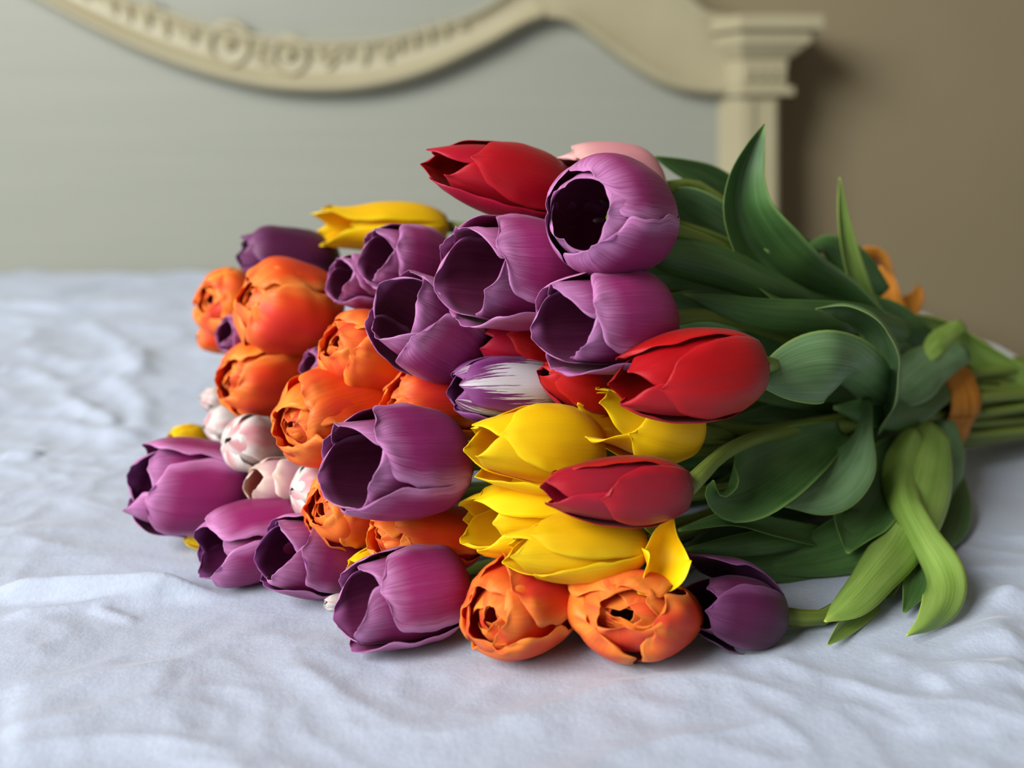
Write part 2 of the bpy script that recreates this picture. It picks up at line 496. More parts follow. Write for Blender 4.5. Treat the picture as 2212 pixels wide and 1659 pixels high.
rounded_box('mattress', BX0 + 0.03, BX1 - 0.03, BY0 + 0.03, PY - 0.03, -0.30, -0.012, 0.04, bed, MAT['mattress'])
box('side_rail', BX1 - 0.10, BX1 - 0.06, BY0, PY - 0.001, FLOORZ + 0.12, -0.30, bed, MAT['cream'])
box('side_rail', BX0 + 0.06, BX0 + 0.10, BY0, PY - 0.001, FLOORZ + 0.12, -0.30, bed, MAT['cream'])
for lx in (BX0 + 0.06, BX1 - 0.12):
    box('leg', lx, lx + 0.06, BY0, BY0 + 0.06, FLOORZ, -0.30, bed, MAT['cream'])

# ------------------------------------------------------------------ sheet
rng = np.random.default_rng(3)
_perm = rng.random((64, 64)) * 2 * np.pi
def pnoise(x, y):
    xi = np.floor(x).astype(int); yi = np.floor(y).astype(int)
    xf = x - xi; yf = y - yi
    def g(a, b, fx, fy):
        an = _perm[a % 64, b % 64]
        return np.cos(an) * fx + np.sin(an) * fy
    u = xf*xf*xf*(xf*(xf*6 - 15) + 10); v = yf*yf*yf*(yf*(yf*6 - 15) + 10)
    return ((g(xi, yi, xf, yf)*(1-u) + g(xi+1, yi, xf-1, yf)*u)*(1-v)
            + (g(xi, yi+1, xf, yf-1)*(1-u) + g(xi+1, yi+1, xf-1, yf-1)*u)*v)
def seg_dist(x, y, pts):
    """distance to a polyline and position along it"""
    best = np.full(x.shape, 1e9); par = np.zeros(x.shape)
    pts = np.array(pts); n = len(pts) - 1
    for i in range(n):
        a, b = pts[i], pts[i+1]; d = b - a
        t = np.clip(((x - a[0])*d[0] + (y - a[1])*d[1]) / (d @ d), 0, 1)
        r = np.hypot(x - a[0] - t*d[0], y - a[1] - t*d[1])
        m = r < best; best = np.where(m, r, best); par = np.where(m, (i + t)/n, par)
    return best, par
RIDGES = [  # picture polyline, half width (m), height (m)
    ([(-60, 1288), (120, 1283), (300, 1281), (480, 1277), (600, 1281), (680, 1297)], 0.006, 0.011),
    ([(0, 1335), (160, 1318), (280, 1300), (360, 1288)], 0.004, 0.003),
    ([(200, 1318), (290, 1338)], 0.003, 0.002),
    ([(0, 1530), (180, 1492), (400, 1470)], 0.014, 0.003),
    ([(0, 1610), (120, 1580), (300, 1560), (460, 1556)], 0.016, 0.0025),
    ([(1640, 1400), (1800, 1375), (1950, 1352), (2080, 1362), (2230, 1340)], 0.008, 0.006),
    ([(1700, 1335), (1850, 1338), (1990, 1330), (2120, 1295), (2240, 1280)], 0.008, 0.006),
    ([(1900, 1420), (2050, 1388), (2240, 1378)], 0.007, 0.005),
    ([(2000, 1480), (2230, 1440)], 0.010, 0.004),
    ([(1950, 1560), (2100, 1520), (2240, 1510)], 0.010, 0.003),
    ([(0, 905), (120, 915), (230, 935), (330, 950)], 0.012, 0.005),
    ([(120, 850), (200, 895), (260, 925)], 0.009, 0.005),
    ([(230, 815), (310, 870), (320, 940)], 0.011, 0.005),
    ([(0, 990), (90, 985)], 0.010, 0.004),
    ([(60, 760), (180, 790), (300, 780)], 0.018, 0.006),
    ([(180, 700), (270, 745), (310, 830)], 0.014, 0.006),
    ([(0, 805), (60, 800), (170, 850)], 0.013, 0.006),
    ([(0, 668), (200, 665), (420, 672)], 0.03, 0.012),
]
def build_sheet():
    xs = np.unique(np.concatenate([np.linspace(BX0, -0.7, 60), np.linspace(-0.7, 0.53, 430), np.linspace(0.53, BX1, 14)]))
    ys = np.unique(np.concatenate([np.linspace(BY0, 0.22, 50), np.linspace(0.22, 0.75, 300), np.linspace(0.75, PY - 0.004, 200)]))
    X, Y = np.meshgrid(xs, ys)
    wx = pnoise(X*5 + 3, Y*5 + 9)*0.06; wy = pnoise(X*5 + 31, Y*5 + 17)*0.06
    Z = 0.004*pnoise(X*4, Y*6 + 5)
    # soft creases
    r1 = 1 - np.abs(pnoise((X + wx)*9 + 4, (Y + wy)*20 + 2))*2.2
    r2 = 1 - np.abs(pnoise((X + wx)*22 + 14, (Y + wy)*30 + 7))*2.2
    Z += 0.0028*np.clip(r1, 0, 1)**2 + 0.0012*np.clip(r2, 0, 1)**2
    Z += 0.0008*pnoise(X*60, Y*70)
    far = sstep(Y, 0.7, 1.0)
    r3 = 1 - np.abs(pnoise((X + wx*2)*5 + 40, (Y + wy*2)*7 + 20))*2.0
    Z += far*0.009*np.clip(r3, 0, 1)**2
    for pl, hw, h in RIDGES:
        g = [G(*p) for p in pl]
        d, t = seg_dist(X + wx*0.1, Y + wy*0.1, g)
        Z += h*np.exp(-(d/hw)**2)*sstep(t, -0.02, 0.15)*sstep(t, 1.02, 0.85)
    # flat under the flowers, which press the cloth down
    cx = [G(850, 1380), G(1350, 1405), G(1660, 1375)]
    d1, _ = seg_dist(X, Y, [G(470, 1230), G(850, 1360), G(1350, 1400), G(1650, 1350), (0.34, 0.7), (0.6, 0.83)])
    d2, _ = seg_dist(X, Y, [G(420, 1120), (-0.1, 0.58), (0.1, 0.58), (0.3, 0.66)])
    d3, _ = seg_dist(X, Y, [G(1740, 1345), G(1787, 1396), G(1860, 1330), G(1960, 1380), G(2030, 1310), G(2050, 1260)])
    m = np.minimum(np.minimum(sstep(d1, 0.012, 0.036), sstep(d2, 0.04, 0.09)), .12 + .88*sstep(d3, 0.01, 0.035))
    Z = Z*m - 0.002
    Z = np.minimum(Z, 0.014)
    # rounded fall at the mattress sides
    nx = len(xs); ny = len(ys)
    V = np.stack([X, Y, Z], -1)
    drop = [(0.02, -0.006), (0.034, -0.02), (0.04, -0.05), (0.042, -0.14), (0.046, -0.24), (0.05, -0.34)]
    left = []; right = []
    wob = pnoise(ys*9, ys*0 + 3.3)*0.02
    for dx, dz in drop:
        q = sstep(-dz, 0.02, 0.34)
        right.append(np.stack([np.full(ny, xs[-1]) + dx + wob*q, ys, V[:, -1, 2] + dz], -1))
        left.append(np.stack([np.full(ny, xs[0]) - dx - wob*q, ys, V[:, 0, 2] + dz], -1))
    V = np.concatenate([np.stack(left[::-1], 1), V, np.stack(right, 1)], 1)
    nx2 = V.shape[1]
    f = grid_faces(nx2, ny)
    me = mesh_from('bed_sheet', V.reshape(-1, 3), f)
    o = link('bed_sheet', me, None, MAT['cotton'])
    tag(o, 'rumpled white cotton sheet spread over the bed under the tulips', 'bed sheet')
build_sheet()

# ------------------------------------------------------------------ tulips
TIE = P(2050, 872, 0.72)
BAX = nrm([0.86, 0.46, -0.10])      # direction of the tied stems, away from the heads
EYE = np.array([0, 0, CAMH])

PROF = {
 # radial profile, height profile over s, width profile
 'cup':   dict(r=[.10, .48, .88, 1.0, .93], z=[0, .02, .16, .46, .76], w=[.34, .78, 1.0, 1.02, .86, .64, .30], tip=.80),
 'bud':   dict(r=[.12, .55, .92, 1.0, .86], z=[0, .03, .20, .50, .80], w=[.34, .80, 1.02, 1.02, .80, .54, .18], tip=.45),
 'ball':  dict(r=[.10, .55, .93, 1.02, .88], z=[0, .01, .14, .46, .80], w=[.36, .82, 1.06, 1.08, .90, .68, .34], tip=.42),
 'long':  dict(r=[.14, .55, .90, 1.0, .80], z=[0, .03, .20, .47, .74], w=[.36, .82, 1.04, 1.0, .70, .42, .10], tip=.40),
}
SR = [0, .08, .25, .52, .78, 1.0]
SW = [0, .15, .40, .65, .85, .95, 1.0]
NU, NV = 21, 26

def petal(parent, mat, org, A, E1, E2, L, R, phi, prof, seed, sq=1.0, width=1.0, ring=1.0, tip=None, length=1.0, hinge=0.0,
          flare=0.0, wave=0.03, rag=0.02, groove=0.03, tipcurl=0.0, curv=1.0, bulge=0.035, twist=0.04, name='petal'):
    rg = np.random.default_rng(seed)
    pr = PROF[prof]
    v = np.linspace(0, 1, NV); s = 1 - (1 - v)**1.55
    tipr = pr['tip'] if tip is None else tip
    sl = np.minimum(s*length, 1.0)
    rho = R*ring*spl(sl, SR, pr['r'] + [tipr])
    z = L*spl(sl, SR, pr['z'] + [1.0])*max(1.0, length)
    w = R*width*spl(s, SW, pr['w'])
    w = np.maximum(w, 0.02*R*width)
    ph = rg.random(12)*6.283
    ragn = sum(np.sin(s*k*9 + ph[i]) / (k**0.6) for i, k in enumerate((1.0, 2.3, 4.1)))
    u1 = np.linspace(-1, 1, NU); u1 = np.sign(u1)*np.abs(u1)**0.9
    U, Sg = np.meshgrid(u1, s)
    wside = np.where(U > 0, 1 + rag*ragn[:, None], 1 + rag*np.roll(ragn, 5)[:, None])
    rc = np.maximum(np.maximum(rho, 0.72*R*ring)*curv, 1e-5)[:, None]
    th = np.clip(U*(w[:, None]*wside)/rc, -1.75, 1.75)
    rad = rho[:, None] - rc*(1 - np.cos(th))
    tan = rc*np.sin(th)
    zz = np.repeat(z[:, None], NU, 1)
    env = sstep(Sg, 0.05, 0.4)
    rad = rad + R*flare*np.abs(U)**3*sstep(Sg, 0.2, 0.85)
    rad = rad + R*twist*U*env
    rad = rad - R*groove*np.exp(-(U/0.13)**2)*sstep(Sg, 0.15, 0.6)
    rad = rad + R*bulge*env*(np.sin(2.2*U + 3*Sg + ph[3]) + 0.6*np.sin(4.1*U - 4*Sg + ph[4]))
    au = np.abs(U)**3
    rimw = np.maximum(au, sstep(Sg, 0.8, 1.0))
    fade = 1 - sstep(Sg, .86, .98) if prof in ('long', 'bud') else 1.0
    rad = rad + fade*R*wave*rimw*env*(np.sin(Sg*17 + 4*U + ph[5]) + np.sin(Sg*29 - 7*U + ph[6])*0.7)*(1 - .8*sstep(Sg, .93, 1.0))
    fade = 1 - sstep(Sg, .86, .98) if prof in ('long', 'bud') else 1 - .6*sstep(Sg, .94, 1)
    zz = zz + fade*L*wave*0.4*rimw*env*np.sin(5*U + Sg*8 + ph[7]) + fade*L*rag*0.5*sstep(Sg, 0.8, 1)*np.sin(9*U + ph[8])
    zz = zz - L*.05*U*U*sstep(Sg, .82, 1.0)
    rad = rad + R*tipcurl*sstep(Sg, 0.72, 1.0)**1.5
    rad = rad + hinge*zz
    er = math.cos(phi)*E1 + math.sin(phi)*E2
    et = -math.sin(phi)*E1 + math.cos(phi)*E2
    off_ = rad[..., None]*er + tan[..., None]*et
    UPV = nrm(np.array([0, 0, 1.0]) - A*A[2])
    off_ = off_ - ((1 - sq)*(off_ @ UPV))[..., None]*UPV
    pts = org + off_ + zz[..., None]*A
    out = np.broadcast_to(er, pts.shape)*np.cos(th)[..., None] + np.sin(th)[..., None]*et
    return shell(name, pts, out, U, Sg, 0.0009, parent, mat)

TULIPS = []
def tulip(key, kind, base, tip, Y, dY, wpx, roll, label, mat=None, opts=None, over=None, extra=0, group=None,
          stemdir=None, organs=False, fat=1.0, skip=()):
    """one tulip: base and tip of the head in the picture, depth of its middle, how much nearer the tip is, width"""
    cy = (base[1] + tip[1])/2 + wpx/2*(opts or {}).get('sq', 1.0)*.98 - HY
    if cy*Y/F > CAMH: Y = CAMH*F/cy
    b = P(base[0], base[1], Y + dY/2); t_ = P(tip[0], tip[1], Y - dY/2)
    A = nrm(t_ - b); L = np.linalg.norm(t_ - b); R = wpx*0.5*Y/F
    E1 = nrm((EYE - b) - A*np.dot(EYE - b, A))
    E2 = nrm(np.cross(A, E1))
    root = empty('tulip', (0, 0, 0))
    tag(root, label, 'tulip', group)
    m = MAT[mat or kind]
    D = {'purple': dict(prof='cup', wave=.022, rag=.02, width=1.09),
         'orange': dict(prof='ball', wave=.05, rag=.035, width=1.04, bulge=.05),
         'yellow': dict(prof='long', wave=.02, rag=.008, width=1.02, bulge=.04),
         'red': dict(prof='long', wave=.02, rag=.012, width=1.04, bulge=.03),
         'bud': dict(prof='bud', wave=.02, rag=.015, width=1.0)}[kind].copy()
    D.update(opts or {})
    seed0 = sum(ord(c)*(i + 3) for i, c in enumerate(key))*17
    for k in range(6):
        if k in skip: continue
        outer = k % 2 == 0
        d = dict(D)
        d['ring'] = 1.0 if outer else 0.87
        cv = d.pop('cv', 1.14)
        if outer:
            d['curv'] = cv; d['width'] = d['width']*0.93; d['length'] = d.get('length', 1.0)*d.pop('ol', 0.95)
            d['flare'] = d.get('flare', 0.0) + 0.02
        else:
            d.pop('ol', 0)
        if over and k in over: d.update(over[k])
        phi = math.radians(roll + 60*k + d.pop('dphi', 0))
        petal(root, m, b, A, E1, E2, L, R*fat, phi, d.pop('prof'), seed0 + k*31, **d)
    for k in range(extra):
        d = dict(D); d.pop('cv', 0); d.pop('ol', 0); d.update(width=1.0, ring=.60, length=.93, tip=.22, wave=.05, rag=.03, bulge=.06, curv=1.1, tipcurl=-.1)
        petal(root, m, b, A, E1, E2, L, R*fat, math.radians(roll + 25 + 360*k/extra), d.pop('prof'), seed0 + 900 + k*13, **d)
    for k in range(3 if extra else 0):
        d = dict(D); d.pop('cv', 0); d.pop('ol', 0); d.update(width=.95, ring=.36, length=.90, tip=.03, wave=.03, rag=.02, bulge=.03, curv=1.2, groove=0)
        petal(root, m, b, A, E1, E2, L, R*fat, math.radians(roll - 10 + 120*k), d.pop('prof'), seed0 + 1900 + k*13, **d)
    if organs:
        C = [b + A*L*.04, b + A*L*.25, b + A*L*.42, b + A*L*.46]
        tube('pistil', C, [R*.10, R*.11, R*.10, R*.17], root, MAT['pistil'], 8)
        for q in range(6):
            a = math.radians(60*q + 15)
            e = math.cos(a)*E1 + math.sin(a)*E2
            tube('stamen', [b + A*L*.05 + e*R*.10, b + A*L*.22 + e*R*.26, b + A*L*.30 + e*R*.30, b + A*L*.46 + e*R*.36, b + A*L*.50 + e*R*.36],
                 [R*.03, R*.025, R*.055, R*.055, R*.02], root, MAT['stamen'], 6)
    TULIPS.append(dict(key=key, root=root, b=b, A=A, L=L, R=R, stemdir=stemdir, zmin=(b + A*L*.5)[2] - R))
    return root

# --- purple, from the top of the pile down
tulip('p1', 'purple', (1388, 478), (1246, 460), .478, .050, 258, 66, 'round open purple tulip at the top, its mouth facing the camera', opts=dict(tip=.64, ol=1.0, cv=1.02, width=1.16), organs=True)
tulip('p2', 'purple', (1230, 600), (985, 578), .500, .046, 238, 30, 'large open purple tulip under the topmost red tulip, with deep dark cup', organs=True, opts=dict(tip=.84),
      over={0: dict(length=.90), 4: dict(hinge=.03, flare=.03), 5: dict(length=.92)})
tulip('p3', 'purple', (1432, 688), (1190, 697), .470, .044, 208, 18, 'open purple tulip right above the large red tulip at the right', organs=True,
      over={0: dict(length=.88), 5: dict(length=.92), 4: dict(hinge=.05)})
tulip('p4', 'purple', (1015, 755), (840, 655), .512, .036, 200, -24, 'open purple tulip between two orange tulips and the large purple one, tilted upwards', organs=True,
      over={0: dict(length=.86), 1: dict(length=.95)})
tulip('p5', 'purple', (960, 580), (800, 550), .560, .034, 150, 25, 'purple tulip with small mouth directly below the yellow tulip at the back', over={0: dict(length=.9)})
tulip('p5b', 'purple', (850, 625), (725, 600), .575, .030, 116, 40, 'small half hidden purple tulip wedged above the orange tulip in the middle')
tulip('p6', 'purple', (728, 572), (515, 540), .655, .030, 122, 38, 'very dark purple tulip lying on the back orange tulips', mat='dark', opts=dict(prof='bud', tip=.5))
tulip('p7', 'purple', (984, 1000), (728, 1002), .472, .050, 228, 34, 'large open purple tulip in the middle, left of the upper yellow tulip', organs=True,
      over={0: dict(length=.90), 5: dict(length=.92), 4: dict(dphi=8)})
tulip('p8', 'purple', (545, 1062), (275, 1045), .575, .030, 182, -22, 'purple tulip sticking out farthest to the left of the bunch', mat='magenta', opts=dict(tip=.66),
      over={0: dict(length=.88), 1: dict(length=.90), 2: dict(hinge=.06)})
tulip('p9', 'purple', (655, 1140), (430, 1195), .548, .034, 164, 62, 'slender magenta purple tulip low at the left, leaning on its open neighbour', mat='magenta', opts=dict(tip=.70),
      over={5: dict(length=.86), 4: dict(length=.95)})
tulip('p10', 'purple', (785, 1215), (580, 1190), .520, .038, 162, 8, 'open purple tulip low on the sheet, left of the yellow petal sliver', mat='magenta',
      over={0: dict(length=.86)})
tulip('p11', 'purple', (998, 1265), (745, 1312), .480, .034, 192, 12, 'open purple tulip resting on the sheet left of the two orange ones', organs=True, opts=dict(tip=.84),
      over={0: dict(length=.84), 1: dict(length=.9)})
tulip('p12', 'bud', (1680, 1330), (1482, 1300), .490, .020, 152, -14, 'dark purple tulip on the sheet at the right end, with visible green stem', mat='dark', opts=dict(prof='long', tip=.6),
      over={0: dict(length=.95), 2: dict(hinge=.22), 1: dict(length=.9), 5: dict(length=.9)})
tulip('p13', 'purple', (560, 735), (480, 715), .640, .020, 80, 10, 'lilac tulip mostly hidden between the left orange tulips')
tulip('p14', 'purple', (760, 805), (660, 785), .575, .020, 78, 30, 'lilac tulip peeping out above the middle orange tulips')
# --- orange
tulip('o1', 'orange', (540, 665), (445, 645), .670, .036, 140, 20, 'orange tulip farthest back on the left edge', extra=3)
tulip('o1b', 'orange', (530, 735), (425, 728), .690, .010, 56, 0, 'orange tulip of which one low petal shows at the left edge')
tulip('o2', 'orange', (712, 690), (522, 638), .600, .036, 196, -28, 'large smooth orange tulip under the dark purple one', opts=dict(tip=.28), over={0: dict(length=.93), 1: dict(length=.86), 2: dict(length=.98)}, extra=3)
tulip('o3', 'orange', (668, 805), (478, 825), .600, .040, 164, -25, 'orange tulip above the white tulips on the left', extra=3, over={1: dict(length=.88)})
tulip('o4', 'orange', (880, 790), (712, 735), .545, .040, 166, -15, 'orange tulip with star shaped mouth left of the tilted purple tulip', extra=3, over={0: dict(length=.88)})
tulip('o5', 'orange', (815, 880), (605, 922), .530, .046, 192, 40, 'large crumpled orange tulip left of the middle of the bunch', extra=3, over={0: dict(length=.86), 5: dict(length=.88)})
tulip('o6', 'orange', (1050, 868), (832, 868), .525, .034, 150, 20, 'orange tulip half hidden behind the middle purple tulip', extra=3, over={1: dict(length=.84)})
tulip('o7', 'orange', (835, 1085), (682, 1098), .518, .042, 166, -20, 'orange tulip below the middle purple tulip, beside white petals', extra=3, over={0: dict(length=.86)})
tulip('o8', 'orange', (1030, 1165), (800, 1155), .492, .030, 132, 30, 'flattened orange tulip squeezed between two large purple ones', extra=3, over={0: dict(length=.84), 5: dict(length=.82)})
tulip('o9', 'orange', (1190, 1284), (1046, 1336), .478, .050, 202, 24, 'orange tulip on the sheet, left one of the two at the front', extra=3, opts=dict(tip=.5), over={0: dict(length=.86), 1: dict(length=.94)})
tulip('o10', 'orange', (1380, 1318), (1342, 1326), .475, .060, 278, 85, 'broad orange tulip at the very front with its mouth towards the camera', extra=3, opts=dict(sq=.61, tip=.42), over={5: dict(length=.92)})
# --- yellow
tulip('y1', 'yellow', (1292, 970), (1015, 958), .475, .032, 172, 22, 'upper yellow tulip between the middle purple and the lower red tulip', opts=dict(tip=.5), over={0: dict(length=.88, tip=.4), 4: dict(hinge=.05)})
tulip('y2', 'yellow', (1500, 935), (1268, 895), .488, .034, 156, -24, 'yellow tulip tucked under the large red tulip', opts=dict(tip=.72), over={0: dict(length=.80)})
tulip('y3', 'yellow', (1295, 1095), (998, 1130), .478, .030, 172, 52, 'yellow tulip beneath the upper yellow tulip, half covered', opts=dict(tip=.55), over={5: dict(length=.88), 4: dict(hinge=.03)})
tulip('y4', 'yellow', (1388, 1178), (1092, 1192), .452, .026, 140, 40, 'lower yellow tulip lying on the front orange ones with a curled back petal', opts=dict(tip=.5), over={0: dict(length=.9), 4: dict(length=.85)})
tulip('y5', 'yellow', (965, 490), (672, 492), .665, .034, 108, 70, 'yellow tulip at the top back of the bunch', opts=dict(tip=.8), over={5: dict(length=.78)})
tulip('y6', 'yellow', (450, 955), (362, 945), .650, .020, 66, 0, 'yellow tulip hidden behind the farthest left purple tulip')
tulip('y7', 'yellow', (470, 1165), (396, 1160), .575, .010, 40, 0, 'yellow petals showing below the farthest left purple tulip')
tulip('y8', 'yellow', (840, 1215), (755, 1225), .500, .020, 70, 10, 'yellow sliver between orange and purple tulips near the sheet')
# --- red
tulip('r1', 'red', (1235, 425), (915, 345), .520, .030, 158, 28, 'topmost red tulip lying across the crest of the bunch', opts=dict(tip=.34), over={0: dict(length=.80), 5: dict(length=.9)})
tulip('r2', 'red', (1638, 785), (1328, 838), .455, .032, 188, -16, 'large red tulip at the right with pointed petals', mat='red', opts=dict(tip=.42), over={0: dict(length=.84), 1: dict(length=.95), 2: dict(hinge=.03)})
tulip('r3', 'red', (1484, 1055), (1174, 1060), .446, .026, 142, -18, 'dark red tulip between the yellow tulips', mat='crimson', opts=dict(tip=.42), over={0: dict(length=.74)})
tulip('r4', 'red', (1335, 860), (1165, 802), .495, .020, 116, 10, 'small red bud showing under the right purple tulip', opts=dict(tip=.25), over={0: dict(length=.95)})
tulip('r5', 'red', (1215, 760), (1030, 740), .515, .020, 122, 30, 'red tulip hidden above the purple and white striped one', over={0: dict(length=.8)})
# --- striped, pink and white
tulip('s1', 'bud', (1205, 840), (975, 840), .500, .028, 138, 14, 'purple and white flamed tulip in the middle of the bunch', mat='striped', opts=dict(prof='bud', tip=.5), over={0: dict(length=.98)})
tulip('k1', 'bud', (1412, 412), (1205, 400), .550, .034, 190, 62, 'pale pink tulip behind the round purple one at the top', mat='pink', opts=dict(prof='cup', tip=.7))
tulip('k2', 'bud', (680, 1055), (540, 1040), .558, .028, 106, 20, 'pink and cream tulip under the large crumpled orange one', mat='blush', opts=dict(prof='cup', tip=.6), over={0: dict(length=.85)})
tulip('w1', 'bud', (600, 965), (490, 950), .575, .034, 112, 20, 'white tulip with red flecks beside the crumpled orange one', mat='white', extra=3, opts=dict(tip=.10))
tulip('w2', 'bud', (560, 905), (440, 922), .620, .026, 84, 20, 'white tulip behind the other white ones on the left', mat='white', extra=3, opts=dict(tip=.10))
tulip('w3', 'bud', (520, 865), (432, 860), .650, .020, 54, 20, 'white tulip tip with red edge under the left orange tulip', mat='white', opts=dict(tip=.12))
tulip('w4', 'bud', (745, 1060), (628, 1060), .540, .020, 108, 30, 'white tulip wedged against the lower left orange tulip', mat='white', opts=dict(tip=.10), extra=3)
tulip('w5', 'bud', (780, 1300), (700, 1304), .495, .010, 34, 30, 'white petal tip on the sheet between the low purple tulips', mat='white')
TK = {d['key']: d for d in TULIPS}

# the folded-back petal of the lower yellow tulip
def freeform(owner, name, pts, mat, cup=.3, nu=15, nv=30, th=.0009, edgewave=0.0, vfold=0.0, wprof=None, seed=1):
    """blade along picture points (px, py, depth, half width px, roll degrees)"""
    a = np.array(pts, float)
    C = np.array([P(p[0], p[1], p[2]) for p in a])
    k = np.concatenate([[0], np.cumsum(np.linalg.norm(np.diff(C, axis=0), axis=1))]); k /= k[-1]
    v = np.linspace(0, 1, nv); v = 1 - (1 - v)**1.25
    Cs = spl(v, k, C); hw = spl(v, k, a[:, 3]*a[:, 2]/F); ro = np.radians(np.interp(v, k, a[:, 4]))
    hw = np.maximum(hw, 0.00025)
    T = np.gradient(Cs, axis=0); T /= np.linalg.norm(T, axis=1, keepdims=True)
    u = np.linspace(-1, 1, nu); pt = np.zeros((nv, nu, 3)); out = np.zeros((nv, nu, 3))
    rg = np.random.default_rng(seed); ph = rg.random(4)*6.28
    for i in range(nv):
        e = nrm(EYE - Cs[i]); n = nrm(e - T[i]*np.dot(e, T[i])); sd = np.cross(T[i], n)
        c, s_ = math.cos(ro[i]), math.sin(ro[i])
        n2 = n*c + sd*s_; sd2 = sd*c - n*s_
        ew = edgewave*hw[i]*np.abs(u)**3*np.sin(v[i]*13 + 2*u + ph[0])
        pt[i] = Cs[i] + np.outer(hw[i]*u, sd2) + np.outer(hw[i]*(cup*(u*u - .33) + vfold*(np.abs(u) - .5)) + ew, n2)
        out[i] = n2
    U, Sg = np.meshgrid(u, v)
    return shell(name, pt, out, U, Sg, th, owner, mat)

freeform(TK['y4']['root'], 'petal', [(1452, 1118, .452, 5, 0), (1440, 1150, .455, 32, -6), (1433, 1195, .456, 52, -10), (1424, 1238, .449, 48, -8), (1400, 1268, .440, 26, 0),
         (1378, 1280, .436, 4, 0)], MAT['yellow'], cup=1.15, edgewave=.12)

# --- stems
n = len(TULIPS)
Q1 = nrm(np.cross(BAX, [0, 0, 1])); Q2 = nrm(np.cross(Q1, BAX))   # across the bundle: sideways, up
SRAD = 0.0038
off = []
ctr = np.mean([d['b'] for d in TULIPS], axis=0)
for d in TULIPS:
    r = d['b'] - ctr
    off.append([np.dot(r, Q1)*.22, np.dot(r, Q2)*.24])
off = np.array(off)
for it in range(400):
    dlt = off[:, None] - off[None]
    ds = np.linalg.norm(dlt, axis=2) + np.eye(n)
    push = np.clip(SRAD*2.35 - ds, 0, None)[..., None]*dlt/np.maximum(ds, 1e-6)[..., None]
    off = off + 0.3*push.sum(1)
    off *= 0.9985
off -= off.mean(0)
for d, o2 in zip(TULIPS, off):
    b, A = d['b'], d['A']
    tie = TIE + Q1*o2[0] + Q2*o2[1]
    tie[2] = max(tie[2], SRAD + .001)
    end = tie + BAX*random.uniform(.24, .31) + Q1*(o2[0]*.3 + random.uniform(-.018, .018)) + Q2*(o2[1]*.3 + random.uniform(-.02, .02))
    end[2] = max(end[2], SRAD + .001)
    VIA = {'p12': [(1790, 1334, .482), (1900, 1240, .535), (1985, 1040, .63)], 'r2': [(1760, 800, .56)], 'y2': [(1620, 935, .56)],
           'y4': [(1480, 1150, .53)], 'r3': [(1570, 975, .495), (1680, 935, .54)], 'p3': [(1560, 685, .53)],
           'p1': [(1470, 500, .53), (1560, 535, .55), (1660, 600, .58)], 'k1': [(1500, 400, .59), (1570, 445, .60)],
           'o10': [(1520, 1270, .56)], 'o9': [(1400, 1230, .56)]}
    way = [b] + [P(*q) for q in VIA.get(d['key'], [])]
    d0 = -A*.7 + nrm(tie - b)*.3
    if len(way) == 1:
        way.append(b + nrm(d0)*np.linalg.norm(tie - b)*.3 + (tie - b)*.02)
    way += [tie - BAX*.05*np.array([1, 1, 1]), tie]
    way = np.array(way)
    kk = np.concatenate([[0], np.cumsum(np.linalg.norm(np.diff(way, axis=0), axis=1))]); kk /= kk[-1]
    C = spl(np.linspace(0, 1, 26), kk, way)
    tt2 = np.linspace(0, 1, 8)[1:, None]
    C = np.vstack([C, tie + (end - tie)*tt2])
    C[1:, 2] = np.maximum(C[1:, 2], SRAD + .0005)
    d['C'] = C
    rr = np.full(len(C), SRAD); rr[0] = .0046; rr[1] = .0043
    tube('stem', C, rr, d['root'], MAT['stem'], 9)
    d['tie'] = tie

# --- leaves seen at the right of the bunch
def leaf(key, pts, mat='leaf', **kw):
    return freeform(TK[key]['root'], 'leaf', pts, MAT[mat], seed=len(bpy.data.objects), **kw)

# big upright blade, folded along its rib
leaf('p1', [(1900, 700, .62, 24, 0), (1810, 650, .60, 50, 10), (1720, 610, .575, 70, 18), (1648, 545, .565, 76, 22), (1606, 465, .56, 62, 25), (1604, 390, .56, 44, 25), (1625, 325, .56, 25, 25), (1652, 268, .56, 2, 20)],
     'leaf_deep', cup=.25, vfold=.75, nv=44)
leaf('k1', [(1920, 720, .66, 22, 60), (1862, 650, .64, 30, 50), (1832, 560, .63, 26, 45), (1817, 470, .625, 16, 45), (1813, 384, .62, 2, 45)], 'leaf_light', vfold=.7, cup=.2)
# leaf curling over like a scroll
leaf('p3', [(1900, 905, .60, 40, -60), (1925, 830, .575, 62, -62), (1918, 745, .56, 70, -66), (1880, 690, .548, 58, -70), (1825, 665, .54, 34, -66), (1762, 667, .535, 2, -60)],
     'leaf', cup=.55, nv=44)
leaf('r2', [(1920, 860, .60, 40, 10), (1850, 800, .54, 62, -30), (1802, 792, .510, 76, -10), (1750, 798, .500, 72, 0), (1685, 814, .490, 46, 5), (1633, 830, .482, 2, 5)],
     'leaf', cup=-.35, nv=36)
leaf('p3', [(1960, 720, .64, 24, 0), (1860, 690, .59, 34, 5), (1740, 684, .550, 38, 8), (1640, 676, .530, 33, 8), (1550, 655, .520, 20, 5), (1470, 634, .515, 2, 0)],
     'leaf_deep', cup=-.45, nv=36)
leaf('p1', [(1900, 730, .64, 16, 0), (1760, 660, .585, 24, 5), (1650, 612, .555, 38, 10), (1540, 570, .535, 48, 10), (1440, 548, .52, 40, 0), (1380, 540, .515, 5, 0)],
     'leaf_deep', cup=-.5, nv=36)
leaf('k1', [(1800, 640, .64, 20, 0), (1680, 560, .61, 34, -20), (1560, 485, .59, 46, -20), (1480, 440, .58, 44, -15), (1425, 412, .575, 4, 0)], 'leaf', cup=.2, nv=30)
